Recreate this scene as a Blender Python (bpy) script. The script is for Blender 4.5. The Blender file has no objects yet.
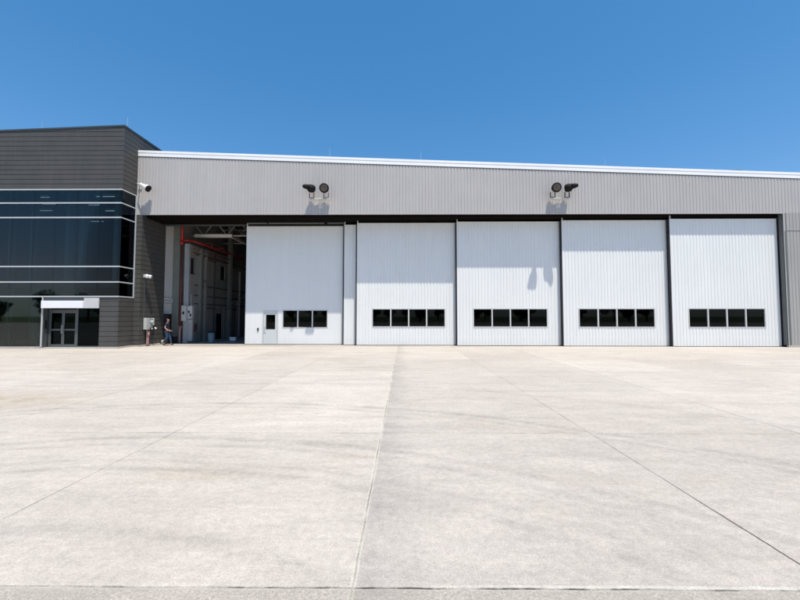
import bpy, bmesh, math, random
from mathutils import Vector, Matrix
random.seed(7)
PI = math.pi
sc = bpy.context.scene
COL = sc.collection

# ------------------------------------------------------------------ node helpers
class NT:
    def __init__(s, tree): s.t = tree; s.n = tree.nodes; s.l = tree.links
    def new(s, typ, **kw):
        n = s.n.new(typ)
        for k, v in kw.items(): setattr(n, k, v)
        return n
    def put(s, sock, v):
        if isinstance(v, bpy.types.NodeSocket): s.l.new(v, sock)
        elif v is not None: sock.default_value = v
    def m(s, op, a, b=None, c=None, clamp=False):
        n = s.new('ShaderNodeMath', operation=op, use_clamp=clamp)
        s.put(n.inputs[0], a)
        if b is not None: s.put(n.inputs[1], b)
        if c is not None: s.put(n.inputs[2], c)
        return n.outputs[0]
    def mix(s, f, a, b, mode='MIX'):
        n = s.new('ShaderNodeMix', data_type='RGBA', blend_type=mode)
        s.put(n.inputs[0], f); s.put(n.inputs[6], a); s.put(n.inputs[7], b)
        return n.outputs[2]
    def noise(s, vec, scale, detail=4, rough=.55, dist=0):
        n = s.new('ShaderNodeTexNoise'); s.put(n.inputs['Vector'], vec)
        n.inputs['Scale'].default_value = scale; n.inputs['Detail'].default_value = detail
        n.inputs['Roughness'].default_value = rough; n.inputs['Distortion'].default_value = dist
        return n.outputs[0]
    def rng(s, v, a, b, c=0., d=1.):
        n = s.new('ShaderNodeMapRange'); s.put(n.inputs[0], v)
        for i, q in enumerate((a, b, c, d)): n.inputs[i+1].default_value = q
        return n.outputs[0]
    def mp(s, vec, sc_=(1,1,1), loc=(0,0,0)):
        n = s.new('ShaderNodeMapping'); s.put(n.inputs[0], vec)
        n.inputs['Scale'].default_value = sc_; n.inputs['Location'].default_value = loc
        return n.outputs[0]

def c4(c): return (c[0], c[1], c[2], 1)

def mat(name, col, rough=.6, metal=0., var=.06, vscale=1.5, bump=0., bscale=40, streak=0., spec=.5, grime=0.):
    m = bpy.data.materials.new(name); m.use_nodes = True
    k = NT(m.node_tree); bs = k.n['Principled BSDF']
    tc = k.new('ShaderNodeTexCoord'); ge = k.new('ShaderNodeNewGeometry'); P = ge.outputs['Position']
    n1 = k.noise(P, vscale, 5, .6)
    f = k.rng(n1, .3, .7, 1-var, 1+var)
    if streak:
        n2 = k.noise(k.mp(P, (7, 7, .35)), 1, 4, .6)
        f = k.m('MULTIPLY', f, k.rng(n2, .35, .75, 1+streak*.3, 1-streak))
    if grime:
        sz = k.new('ShaderNodeSeparateXYZ'); k.put(sz.inputs[0], P)
        low = k.m('MULTIPLY', k.rng(sz.outputs[2], .55, .02), k.rng(k.noise(k.mp(P, (2, 2, .8)), 2.5, 5, .7), .35, .7, .3, 1))
        run = k.m('MULTIPLY', k.rng(k.noise(k.mp(P, (11, 11, .22), (4, 0, 0)), 1, 3, .6), .60, .75), .5)
        f = k.m('MULTIPLY', f, k.m('SUBTRACT', 1, k.m('MULTIPLY', k.m('MAXIMUM', low, run), grime)))
    cc = k.new('ShaderNodeCombineColor')
    for i in range(3): k.put(cc.inputs[i], k.m('MULTIPLY', f, col[i]))
    k.put(bs.inputs['Base Color'], cc.outputs[0])
    bs.inputs['Metallic'].default_value = metal
    bs.inputs['Specular IOR Level'].default_value = spec
    k.put(bs.inputs['Roughness'], k.rng(n1, .2, .8, rough-.06, min(1, rough+.08)))
    if bump:
        b = k.new('ShaderNodeBump'); b.inputs['Strength'].default_value = 1
        b.inputs['Distance'].default_value = bump
        k.put(b.inputs['Height'], k.noise(P, bscale, 4, .6)); k.put(bs.inputs['Normal'], b.outputs[0])
    return m

def glass_mat(name, tint, refl=1.0, rcol=(1, 1, 1), wob=.0006):
    m = bpy.data.materials.new(name); m.use_nodes = True
    k = NT(m.node_tree); k.n.remove(k.n['Principled BSDF'])
    out = k.n['Material Output']
    ge = k.new('ShaderNodeNewGeometry')
    b = k.new('ShaderNodeBump'); b.inputs['Distance'].default_value = wob
    k.put(b.inputs['Height'], k.noise(ge.outputs['Position'], 2.2, 2, .5))
    tr = k.new('ShaderNodeBsdfTransparent'); tr.inputs[0].default_value = c4(tint)
    gl = k.new('ShaderNodeBsdfGlossy'); gl.inputs[0].default_value = c4(rcol); gl.inputs['Roughness'].default_value = .02
    fr = k.new('ShaderNodeFresnel'); fr.inputs[0].default_value = 1.5
    mx = k.new('ShaderNodeMixShader')
    k.put(mx.inputs[0], k.m('MULTIPLY', fr.outputs[0], refl, clamp=True))
    k.l.new(tr.outputs[0], mx.inputs[1]); k.l.new(gl.outputs[0], mx.inputs[2]); k.l.new(mx.outputs[0], out.inputs[0])
    return m

def emit_mat(name, col, st):
    m = bpy.data.materials.new(name); m.use_nodes = True
    bs = m.node_tree.nodes['Principled BSDF']
    bs.inputs['Base Color'].default_value = c4(col); bs.inputs['Emission Color'].default_value = c4(col)
    bs.inputs['Emission Strength'].default_value = st
    return m

M = dict(
    fascia=mat('lilac_grey_metal', (.45, .43, .418), .5, 0, .03, .6, streak=.05),
    lowclad=mat('warm_grey_metal', (.355, .345, .325), .5, 0, .03, .6, streak=.06),
    door=mat('white_painted_steel', (.765, .775, .758), .42, 0, .02, .5, streak=.035, grime=.10),
    door_plain=mat('off_white_steel', (.755, .768, .755), .4, 0, .02, .4, streak=.03, grime=.10),
    trim=mat('white_trim', (.88, .88, .88), .4, 0, .02, 1.),
    frame=mat('pale_frame', (.55, .55, .54), .45, 0, .04, 2),
    mull=mat('silver_mullion', (.50, .52, .53), .4, .0, .03, 2),
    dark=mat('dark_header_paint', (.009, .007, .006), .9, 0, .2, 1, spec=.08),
    darkgrey=mat('dark_grey_steel', (.07, .08, .08), .6, 0, .15, 1.5),
    jamb=mat('grey_jamb', (.12, .13, .13), .6, 0, .1, 1.5),
    siding=mat('charcoal_siding', (.072, .069, .064), .55, 0, .09, .8, streak=.12),
    coping=mat('dark_coping', (.05, .07, .08), .4, 0, .1, 2),
    rubber=mat('black_rubber', (.012, .012, .014), .8, 0, .2, 3),
    black=mat('black_metal', (.014, .012, .012), .7, 0, .2, 5, spec=.15),
    lens=mat('lamp_lens', (.10, .075, .06), .15, 0, .3, 12),
    mandoor=mat('grey_door_paint', (.58, .62, .62), .45, 0, .03, 2),
    steel=mat('brushed_steel', (.45, .45, .44), .35, .8, .1, 6),
    galv=mat('galvanised', (.42, .47, .49), .45, .3, .12, 8),
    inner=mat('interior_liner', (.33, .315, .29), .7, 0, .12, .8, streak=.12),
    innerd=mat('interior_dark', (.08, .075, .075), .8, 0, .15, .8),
    green=mat('grey_green_steel', (.175, .19, .165), .6, 0, .1, 1.2),
    blueg=mat('blue_grey_steel', (.34, .355, .36), .55, 0, .1, 1.5),
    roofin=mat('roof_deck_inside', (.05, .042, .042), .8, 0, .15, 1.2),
    truss=mat('pale_truss', (.50, .47, .44), .6, 0, .08, 2),
    darkred=mat('dull_red_pipe', (.16, .03, .03), .6, 0, .2, 3),
    red=mat('red_pipe_paint', (.42, .016, .012), .45, 0, .1, 3),
    floor=mat('hangar_floor_concrete', (.30, .29, .27), .55, 0, .15, .7, bump=.001, bscale=30),
    conc=mat('kerb_concrete', (.42, .40, .36), .85, 0, .12, 4, bump=.003, bscale=50),
    panelbox=mat('pale_blue_box', (.47, .49, .47), .45, 0, .1, 8),
    white=mat('white_plastic', (.82, .82, .80), .4, 0, .03, 5),
    pink=mat('faded_red_paint', (.35, .20, .18), .6, 0, .15, 10),
    canopy=mat('white_canopy_paint', (.84, .84, .86), .4, 0, .02, 2),
    greyal=mat('grey_aluminium', (.085, .095, .095), .45, .1, .06, 3),
    offwall=mat('office_interior_wall', (.17, .21, .23), .8, 0, .12, .5),
    offceil=mat('office_ceiling', (.22, .25, .27), .8, 0, .08, 1),
    offcol=mat('office_column_paint', (.46, .60, .63), .7, 0, .06, 1),
    bin=mat('blue_bin_plastic', (.09, .16, .19), .5, 0, .1, 6),
    skin=mat('skin', (.48, .25, .19), .55, 0, .05, 30),
    shirt=mat('navy_cloth', (.014, .019, .045), .85, 0, .2, 20, bump=.004, bscale=60),
    jeans=mat('denim', (.028, .055, .11), .9, 0, .25, 25, bump=.003, bscale=90),
    shoe=mat('dark_leather', (.02, .016, .013), .5, 0, .2, 20),
    hair=mat('dark_hair', (.03, .02, .015), .7, 0, .3, 60),
    eye=mat('eye_dark', (.02, .015, .012), .2),
    bark=mat('bark', (.10, .075, .055), .9, 0, .3, 3, bump=.02, bscale=8),
    leaf=mat('leaf_green', (.05, .085, .028), .6, 0, .35, .6),
    lit=emit_mat('lit_tube', (.85, .95, 1.), .9),
)
M['glass'] = glass_mat('tinted_office_glass', (.37, .44, .46), .48, (.85, .78, .72))
M['sideglass'] = glass_mat('dark_side_glass', (.20, .24, .27), .9, (.6, .7, .8))
M['wglass'] = glass_mat('dark_door_glass', (.10, .11, .12), .42, (.85, .9, .95))
M['dglass'] = glass_mat('entrance_glass', (.07, .08, .09), .3, (.6, .75, .8))

# ------------------------------------------------------------------ mesh builder
class MB:
    def __init__(s): s.v = []; s.f = []
    def quad(s, *p):
        i = len(s.v); s.v += [tuple(q) for q in p]; s.f.append(tuple(range(i, i+len(p)))); return s
    def box(s, x0, x1, y0, y1, z0, z1):
        i = len(s.v)
        s.v += [(x0,y0,z0),(x1,y0,z0),(x1,y1,z0),(x0,y1,z0),(x0,y0,z1),(x1,y0,z1),(x1,y1,z1),(x0,y1,z1)]
        for f in ((0,3,2,1),(4,5,6,7),(0,1,5,4),(1,2,6,5),(2,3,7,6),(3,0,4,7)): s.f.append(tuple(i+k for k in f))
        return s
    def tube(s, a, b, r, n=10, r2=None, cap=True):
        a = Vector(a); b = Vector(b); d = (b-a).normalized(); r2 = r if r2 is None else r2
        u = d.orthogonal().normalized(); w = d.cross(u); i = len(s.v)
        for p, q in ((a, r), (b, r2)):
            for k in range(n):
                t = 2*PI*k/n; s.v.append(tuple(p+u*math.cos(t)*q+w*math.sin(t)*q))
        for k in range(n): s.f.append((i+k, i+(k+1) % n, i+n+(k+1) % n, i+n+k))
        if cap: s.f.append(tuple(i+n-1-k for k in range(n))); s.f.append(tuple(i+n+k for k in range(n)))
        return s
    def path(s, pts, r, n=8):
        for a, b in zip(pts[:-1], pts[1:]): s.tube(a, b, r, n)
        return s
    def lathe(s, base, axis, prof, n=20):
        a = Vector(base); d = Vector(axis).normalized(); u = d.orthogonal().normalized(); w = d.cross(u); i = len(s.v)
        for h, r in prof:
            for k in range(n):
                t = 2*PI*k/n; s.v.append(tuple(a+d*h+u*math.cos(t)*r+w*math.sin(t)*r))
        for j in range(len(prof)-1):
            for k in range(n): s.f.append((i+j*n+k, i+j*n+(k+1) % n, i+(j+1)*n+(k+1) % n, i+(j+1)*n+k))
        s.f.append(tuple(i+n-1-k for k in range(n))); e = i+(len(prof)-1)*n; s.f.append(tuple(e+k for k in range(n)))
        return s
    def corr(s, x0, x1, z0, z1, y, pitch=.2, dep=.019):
        """vertical rib cladding facing -Y; rib phase is fixed in the world"""
        prof = ((0, 0), (.60, 0), (.70, 1), (.90, 1))
        xs = {x0, x1}; k = math.floor(x0/pitch)-1
        while k*pitch < x1+pitch:
            for t, _ in prof:
                q = (k+t)*pitch
                if x0 < q < x1: xs.add(q)
            k += 1
        def dp(x):
            t = (x/pitch) % 1
            if t < .6: return 0
            if t < .7: return (t-.6)/.1*dep
            if t < .9: return dep
            return (1-t)/.1*dep
        xs = sorted(xs)
        for a, b in zip(xs[:-1], xs[1:]):
            if b-a < 1e-5: continue
            ya, yb = y+dp(a+1e-7), y+dp(b-1e-7)
            s.quad((a,ya,z0), (b,yb,z0), (b,yb,z1), (a,ya,z1))
        return s
    def planks(s, ax, a0, a1, z0, z1, pl, pitch=.285, g=.026, dep=.04, start=None):
        """horizontal boards; ax 'x': facing -Y at y=pl, ax 'y': facing +X at x=pl"""
        z = z0 if start is None else start
        def q(p0, p1, d0, d1):
            p0, p1 = max(p0, z0), min(p1, z1)
            if p1-p0 < 1e-4: return
            if ax == 'x': s.quad((a0,pl+d0,p0), (a1,pl+d0,p0), (a1,pl+d1,p1), (a0,pl+d1,p1))
            else: s.quad((pl-d0,a0,p0), (pl-d0,a1,p0), (pl-d1,a1,p1), (pl-d1,a0,p1))
        while z < z1:
            q(z, z+g, dep, dep); q(z+g, z+g+.004, dep, 0); q(z+g+.004, z+pitch-.003, 0, 0); q(z+pitch-.003, z+pitch, 0, dep)
            z += pitch
        return s
    def build(s, name, m, parent=None, smooth=False, bev=0):
        me = bpy.data.meshes.new(name)
        o0 = parent_origin(parent)
        me.from_pydata([(v[0]-o0[0], v[1]-o0[1], v[2]-o0[2]) for v in s.v], [], s.f)
        me.materials.append(m); me.update()
        if smooth:
            for p in me.polygons: p.use_smooth = True
        o = bpy.data.objects.new(name, me); COL.objects.link(o)
        if parent: o.parent = parent
        if bev:
            b = o.modifiers.new('bevel', 'BEVEL'); b.width = bev; b.segments = 2; b.limit_method = 'ANGLE'
        return o

def parent_origin(p):
    v = Vector((0, 0, 0))
    while p is not None: v += p.location; p = p.parent
    return v

def bisect(o, co, no):
    bm = bmesh.new(); bm.from_mesh(o.data)
    bmesh.ops.bisect_plane(bm, geom=bm.verts[:]+bm.edges[:]+bm.faces[:], plane_co=co, plane_no=no, clear_outer=True)
    bm.to_mesh(o.data); bm.free()

def thing(name, label, cat, loc=(0, 0, 0), group=None):
    o = bpy.data.objects.new(name, None); COL.objects.link(o); o.location = loc
    o.empty_display_size = .3; tag(o, label, cat, group); return o
def tag(o, label, cat, group=None):
    o['label'] = label; o['category'] = cat
    if group: o['group'] = group
    return o
def struct(o): o['kind'] = 'structure'; return o

# ------------------------------------------------------------------ ground
def apron_material():
    m = bpy.data.materials.new('apron_concrete'); m.use_nodes = True
    k = NT(m.node_tree); bs = k.n['Principled BSDF']
    P = k.new('ShaderNodeNewGeometry').outputs['Position']
    sp = k.new('ShaderNodeSeparateXYZ'); k.put(sp.inputs[0], P); X, Y = sp.outputs[0], sp.outputs[1]
    wob = k.m('MULTIPLY', k.m('SUBTRACT', k.noise(P, 1.3, 6, .7), .5), .05)
    wob2 = k.m('MULTIPLY', k.m('SUBTRACT', k.noise(k.mp(P, loc=(9, 4, 0)), 2.0, 5, .65), .5), .03)
    u = k.m('DIVIDE', k.m('ADD', X, .345), 3.31); v = k.m('DIVIDE', k.m('SUBTRACT', Y, 2.62), 3.38)
    ui = k.m('ROUND', u); vi = k.m('ROUND', v)
    dxs = k.m('ADD', k.m('MULTIPLY', k.m('SUBTRACT', u, ui), 3.31), wob2)
    dys = k.m('ADD', k.m('MULTIPLY', k.m('SUBTRACT', v, vi), 3.38), wob2)
    dx = k.m('ABSOLUTE', dxs); dy = k.m('ABSOLUTE', dys)
    # slab tone
    cell = k.new('ShaderNodeCombineXYZ'); k.put(cell.inputs[0], k.m('FLOOR', u)); k.put(cell.inputs[1], k.m('FLOOR', v))
    wn = k.new('ShaderNodeTexWhiteNoise', noise_dimensions='3D'); k.put(wn.inputs[0], cell.outputs[0])
    tone = k.rng(wn.outputs[0], 0, 1, .93, 1.05)
    warped = k.new('ShaderNodeVectorMath', operation='ADD'); k.put(warped.inputs[0], P); k.put(warped.inputs[1], wn.outputs[1])
    big = k.noise(P, .22, 4, .6, .6)
    mid = k.noise(k.mp(P, (.55, 1.3, 1)), 1.1, 6, .68, 1.1)
    st = k.noise(k.mp(P, (.18, 1.5, 1), (3, 1, 0)), 1.6, 5, .65, .8)
    fine = k.noise(P, 15, 6, .82)
    grit = k.noise(P, 75, 4, .85)
    broom = k.noise(k.mp(P, (3, 60, 1)), 1.0, 3, .7)
    f = k.m('MULTIPLY', tone, k.rng(big, .3, .7, .95, 1.04))
    f = k.m('MULTIPLY', f, k.rng(mid, .28, .72, .91, 1.08))
    f = k.m('MULTIPLY', f, k.rng(st, .32, .70, 1.03, .92))
    st2 = k.noise(k.mp(P, (1.1, 2.2, 1), (7, 2, 0)), 3.6, 8, .78, .5)
    blot = k.noise(k.mp(P, loc=(13, 3, 0)), 3.4, 6, .7, 1.2)
    f = k.m('MULTIPLY', f, k.rng(st2, .3, .7, 1.06, .91))
    f = k.m('MULTIPLY', f, k.rng(blot, .3, .7, .95, 1.04))
    f = k.m('MULTIPLY', f, k.rng(fine, .33, .67, .84, 1.12))
    f = k.m('MULTIPLY', f, k.rng(grit, .36, .64, .76, 1.20))
    f = k.m('MULTIPLY', f, k.rng(broom, .3, .7, .97, 1.03))
    base = k.mix(k.rng(big, .35, .65), c4((.508, .455, .402)), c4((.520, .472, .422)))
    # ochre and grey-green stains
    och = k.m('MULTIPLY', k.rng(k.noise(k.mp(P, (.5, 1, 1), (31, 7, 0)), .55, 5, .7, 1), .56, .74), .35)
    base = k.mix(och, base, c4((.43, .36, .265)))
    px = k.m('MULTIPLY', k.rng(k.m('ABSOLUTE', k.m('ADD', X, 9.2)), 2.6, .6), k.rng(k.m('ABSOLUTE', k.m('SUBTRACT', Y, 8.2)), 1.3, .1))
    px = k.m('MULTIPLY', px, k.rng(k.noise(P, 1.4, 5, .7), .35, .6)); px = k.m('MULTIPLY', px, .7)
    base = k.mix(px, base, c4((.40, .32, .21)))
    gs = k.m('MULTIPLY', k.rng(k.noise(k.mp(P, (.35, 1.2, 1), (5, 17, 0)), .8, 6, .72, 1.4), .54, .72), .5)
    base = k.mix(gs, base, c4((.345, .325, .31)))
    # tyre smears crossing the slabs on a slant
    rot = k.new('ShaderNodeMapping'); k.put(rot.inputs[0], P); rot.inputs['Rotation'].default_value = (0, 0, .18); rot.inputs['Scale'].default_value = (.10, 2.6, 1)
    ty = k.m('MULTIPLY', k.rng(k.noise(rot.outputs[0], 1.4, 6, .75, .2), .56, .70), .22)
    base = k.mix(ty, base, c4((.30, .28, .265)))
    # curved tyre tracks
    vd = k.new('ShaderNodeVectorMath', operation='DISTANCE'); k.put(vd.inputs[0], P); vd.inputs[1].default_value = (-3.4, -4, 0)
    dist = k.m('ADD', vd.outputs['Value'], k.m('MULTIPLY', k.m('SUBTRACT', k.noise(P, .5, 2, .5), .5), .3))
    tn = k.rng(k.noise(k.mp(P, (1, 2.5, 1)), 1.2, 6, .75), .36, .62)
    tr = None
    for r_, w_, a_ in ((12.0, .13, .75), (11.72, .10, .5), (9.75, .12, .7), (9.45, .09, .5), (8.6, .10, .6), (8.85, .07, .4), (14.4, .12, .4), (7.3, .10, .4)):
        t_ = k.m('MULTIPLY', k.rng(k.m('ABSOLUTE', k.m('SUBTRACT', dist, r_)), w_, w_*.25), a_)
        tr = t_ if tr is None else k.m('MAXIMUM', tr, t_)
    base = k.mix(k.m('MULTIPLY', tr, tn), base, c4((.33, .30, .27)))
    # the slabs right of the long joint weathered a little greyer
    gr = k.m('MULTIPLY', k.rng(X, -.36, -.34), k.rng(Y, 9.4, 5.5, .2, 1))
    base = k.mix(k.m('MULTIPLY', gr, .38), base, c4((.39, .352, .322)))
    # fine hairline cracks
    vo = k.new('ShaderNodeTexVoronoi', feature='DISTANCE_TO_EDGE'); wv = k.new('ShaderNodeVectorMath', operation='ADD')
    nz = k.new('ShaderNodeTexNoise'); k.put(nz.inputs['Vector'], P); nz.inputs['Scale'].default_value = 1.2; nz.inputs['Detail'].default_value = 5
    k.put(wv.inputs[0], P); k.put(wv.inputs[1], nz.outputs[1]); k.put(vo.inputs['Vector'], wv.outputs[0]); vo.inputs['Scale'].default_value = .42
    cr = k.m('MULTIPLY', k.rng(vo.outputs['Distance'], .0035, .001), k.rng(k.noise(P, .35, 3, .6), .56, .62, 0, .35))
    base = k.mix(cr, base, c4((.2, .18, .16)))
    # small dark drips
    sp_ = k.new('ShaderNodeTexVoronoi'); k.put(sp_.inputs['Vector'], P); sp_.inputs['Scale'].default_value = 1.3
    dr = k.m('MULTIPLY', k.rng(k.m('ADD', sp_.outputs['Distance'], k.m('MULTIPLY', fine, .04)), .06, .03), .35)
    base = k.mix(dr, base, c4((.25, .235, .22)))
    # joints
    jm = k.noise(P, .9, 4, .7)
    jm2 = k.noise(k.mp(P, loc=(20, 0, 0)), 1.6, 4, .75)
    isL1 = k.m('COMPARE', ui, 0, .4)
    isR1 = k.m('COMPARE', ui, 1, .4)
    isT0 = k.m('COMPARE', vi, 0, .4)
    darkx = k.m('MULTIPLY', k.rng(dx, .011, .006), k.rng(jm, .36, .60, .12, .6))
    darkr = k.m('MULTIPLY', k.m('MULTIPLY', k.rng(dx, .010, .006), isR1), k.rng(Y, 5.5, 3.5))
    darky = k.m('MULTIPLY', k.rng(dy, .010, .005), k.m('ADD', k.rng(jm2, .40, .60, .15, .65), k.m('MULTIPLY', isT0, k.rng(jm2, .5, .62, 0, .6)), clamp=True))
    seal = k.m('MULTIPLY', k.m('MULTIPLY', k.rng(dx, .024, .014), isL1), k.rng(jm2, .38, .5, .2, 1))
    sealw = k.m('MULTIPLY', k.m('MULTIPLY', k.rng(k.m('ABSOLUTE', k.m('ADD', dys, -.016)), .022, .012), isT0), k.rng(X, -.5, 1., .25, .9))
    base = k.mix(seal, base, c4((.60, .56, .48)))
    weed = k.m('MULTIPLY', k.m('MULTIPLY', k.rng(dx, .036, .012), isL1), k.rng(k.noise(P, 9, 4, .8), .56, .66, 0, .7))
    base = k.mix(weed, base, c4((.37, .34, .27)))
    base = k.mix(sealw, base, c4((.55, .52, .46)))
    # soiling next to the long joint, on its right side
    soil = k.m('MULTIPLY', k.m('MULTIPLY', k.rng(dxs, .0, .04), k.rng(dxs, .55, .06)), isL1)
    soil = k.m('MULTIPLY', soil, k.rng(k.noise(P, 2.5, 5, .7), .3, .65, .1, .75))
    base = k.mix(soil, base, c4((.335, .31, .285)))
    lines = k.m('MAXIMUM', k.m('MAXIMUM', darkx, darkr), darky)
    base = k.mix(lines, base, c4((.10, .09, .075)))
    cc = k.mix(1.0, base, f, 'MULTIPLY')
    # strip next to the camera is rougher and browner
    near = k.m('MULTIPLY', k.rng(Y, 2.615, 2.59), k.rng(fine, .35, .65, .4, 1))
    cc = k.mix(k.m('MULTIPLY', k.m('MULTIPLY', near, k.rng(k.noise(P, 42, 5, .85), .42, .58, 0, 1)), .9), cc, c4((.24, .215, .18)))
    k.put(bs.inputs['Base Color'], cc)
    k.put(bs.inputs['Roughness'], k.rng(mid, .3, .7, .78, .95))
    bs.inputs['Specular IOR Level'].default_value = .25
    h = k.m('ADD', k.m('MULTIPLY', grit, .0022), k.m('MULTIPLY', fine, .003))
    h = k.m('ADD', h, k.m('MULTIPLY', broom, .0012))
    h = k.m('SUBTRACT', h, k.m('MULTIPLY', lines, .006))
    b = k.new('ShaderNodeBump'); b.inputs['Distance'].default_value = 1.; k.put(b.inputs['Height'], h)
    k.put(bs.inputs['Normal'], b.outputs[0])
    return m

g = MB(); g.quad((-160,-70,0), (160,-70,0), (160,25.1,0), (-160,25.1,0))
struct(g.build('apron', apron_material()))
grassm = mat('mown_grass', (.10, .13, .05), .95, 0, .3, .4, bump=.03, bscale=6)
g = MB(); g.quad((-3000,-3000,-.03), (3000,-3000,-.03), (3000,3000,-.03), (-3000,3000,-.03))
struct(g.build('grass_field', grassm))
g = MB(); g.quad((-16.4,24.9,.004), (33.9,24.9,.004), (33.9,60,.004), (-16.4,60,.004))
struct(g.build('hangar_floor', M['floor']))

# ------------------------------------------------------------------ hangar
YF = 22.65
SL = -.0378
def rz(x): return 11.851+SL*(x+16.59)          # underside of the white roof edge
XO, XJ = -16.52, -16.13                        # office side wall / left jamb
XR = 23.19                                     # right jamb
XE = 34.0
han = thing('hangar_building', 'long grey ribbed metal hangar with sloping white roof edge and tall white sliding doors', 'hangar', (3, YF, 0))
# ribbed front wall above the opening
b = MB(); b.corr(XO+.01, XE, 8.17, 13, YF)
o = b.build('upper_cladding', M['fascia'], han)
L = Vector((3, YF, 0))
bisect(o, Vector((-16.59, YF, 11.851))-L, Vector((-SL, 0, 1)))
o['label'] = 'lilac-grey ribbed metal band above the sliding doors'
b = MB(); b.corr(XR+.04, XE, .12, 7.04, YF+.012); b.corr(XR+.04, XE, 7.07, 8.17, YF)
b.build('wall_cladding', M['lowclad'], han)
MB().box(XR+.04, XE, YF+.035, YF+.05, .0, 8.2).build('wall_seam', M['darkgrey'], han)
MB().box(XR-.0, XE, YF-.02, YF+.1, 0, .12).build('base_kerb', M['conc'], han)
b = MB(); b.box(XO+.01, XR+.04, YF-.012, YF+.06, 8.135, 8.175); b.box(XR, XR+.045, YF-.012, YF+.03, .12, 8.13)
b.build('edge_trim', M['fascia'], han)
# roof edge
b = MB()
x0, x1 = XO+.012, XE+.3
def slab(bb, x0, x1, y0, y1, a, c):
    i = len(bb.v)
    for x in (x0, x1):
        z = rz(x); bb.v += [(x,y0,z+a),(x,y1,z+a),(x,y1,z+c),(x,y0,z+c)]
    bb.f += [(i,i+1,i+2,i+3),(i+7,i+6,i+5,i+4),(i,i+4,i+5,i+1),(i+1,i+5,i+6,i+2),(i+2,i+6,i+7,i+3),(i+3,i+7,i+4,i)]
slab(b, x0, x1, YF-.015, YF+.16, .0, .22)
slab(b, x0, x1, YF-.03, YF+.20, .222, .36)
b.build('roof_edge', M['trim'], han)
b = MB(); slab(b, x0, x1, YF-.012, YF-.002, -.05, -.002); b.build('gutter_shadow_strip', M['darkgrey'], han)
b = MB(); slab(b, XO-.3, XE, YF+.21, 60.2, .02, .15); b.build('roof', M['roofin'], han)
# soffit over the stepped door tracks
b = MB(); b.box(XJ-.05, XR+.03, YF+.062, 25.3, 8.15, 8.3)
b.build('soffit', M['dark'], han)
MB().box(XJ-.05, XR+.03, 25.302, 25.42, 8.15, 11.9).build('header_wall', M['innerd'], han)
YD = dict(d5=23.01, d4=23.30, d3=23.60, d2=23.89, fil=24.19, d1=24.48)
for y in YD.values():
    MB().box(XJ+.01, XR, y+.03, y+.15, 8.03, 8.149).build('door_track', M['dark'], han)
b = MB(); b.box(XJ+.02, XR, 24.86, 24.95, 7.98, 8.149); b.build('header_beam', M['darkgrey'], han)
for x0_, x1_ in ((-10.3, -9.0), (-8.9, -5.2), (-5.0, -3.9)):
    MB().box(x0_, x1_, 24.30, 24.34, 8.0, 8.03).build('header_angle', M['galv'], han)
# jambs
MB().box(XR, XR+.2, YF+.004, 22.93, .12, 8.15).build('right_jamb', M['jamb'], han)
MB().box(XR+.02, XR+.3, 22.932, 25.4, 0, 8.15).build('door_pocket', M['rubber'], han)
# interior
MB().box(XJ-.32, XJ-.10, 25.0, 60, 0, 11.9).build('inner_side_wall', M['inner'], han)
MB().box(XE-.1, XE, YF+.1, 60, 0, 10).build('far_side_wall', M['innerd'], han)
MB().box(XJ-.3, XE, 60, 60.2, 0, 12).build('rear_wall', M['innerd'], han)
# scalloped liner edge standing in the opening
b = MB(); b.box(XJ-.099, XJ-.085, 25.0, 25.95, .05, 8.4); b.box(XJ-.084, XJ-.07, 25.0, 25.03, .05, 8.4)
b.build('liner_panel', M['frame'], han)
def icolumn(x, y, h, m_=None, w=.48, d=.3):
    b = MB(); b.box(x, x+w, y, y+.025, 0, h); b.box(x, x+w, y+d, y+d+.025, 0, h); b.box(x+w/2-.01, x+w/2+.01, y+.026, y+d-.001, 0, h)
    b.build('column', m_ or M['green'], han)
icolumn(XJ-.09, 25.97, 11.6)
for y in (31.9, 38, 44, 50, 56): icolumn(-15.18, y, 11.5, M['green'], .3)
for x in (-6, 3, 12, 21, 30): icolumn(x, 59.5, 11, M['innerd'], .4)
for yy in (28.0, 33, 38, 43, 48, 53, 58):
    b = MB()
    zt = 9.5; zb = 8.35 if yy > 30 else 7.95
    zt = zb+1.2
    b.box(XJ-.05, 33.8, yy, yy+.10, zb, zb+.10); b.box(XJ-.05, 33.8, yy, yy+.10, zt, zt+.1)
    x = XJ; n = 0
    while x < 33:
        b.tube((x, yy+.05, zb+.08 if n % 2 else zt), (x+.9, yy+.05, zt if n % 2 else zb+.08), .03, 6); x += .9; n += 1
    b.build('roof_truss', M['truss'], han)
for x in (-14.5, -12.2, -10, -7.5, -5):
    MB().box(x, x+.09, 25.5, 59.8, 9.3, 9.45).build('purlin', M['truss'], han)
# bulkhead beam near the opening, white paint standing in for the light it catches
MB().box(-15.75, -12.9, 27.7, 27.95, 7.83, 8.05).build('crane_beam', M['trim'], han)
b = MB(); b.box(-13.3, -13.1, 27.96, 40, 7.9, 8.1); b.build('crane_rail', M['truss'], han)

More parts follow.
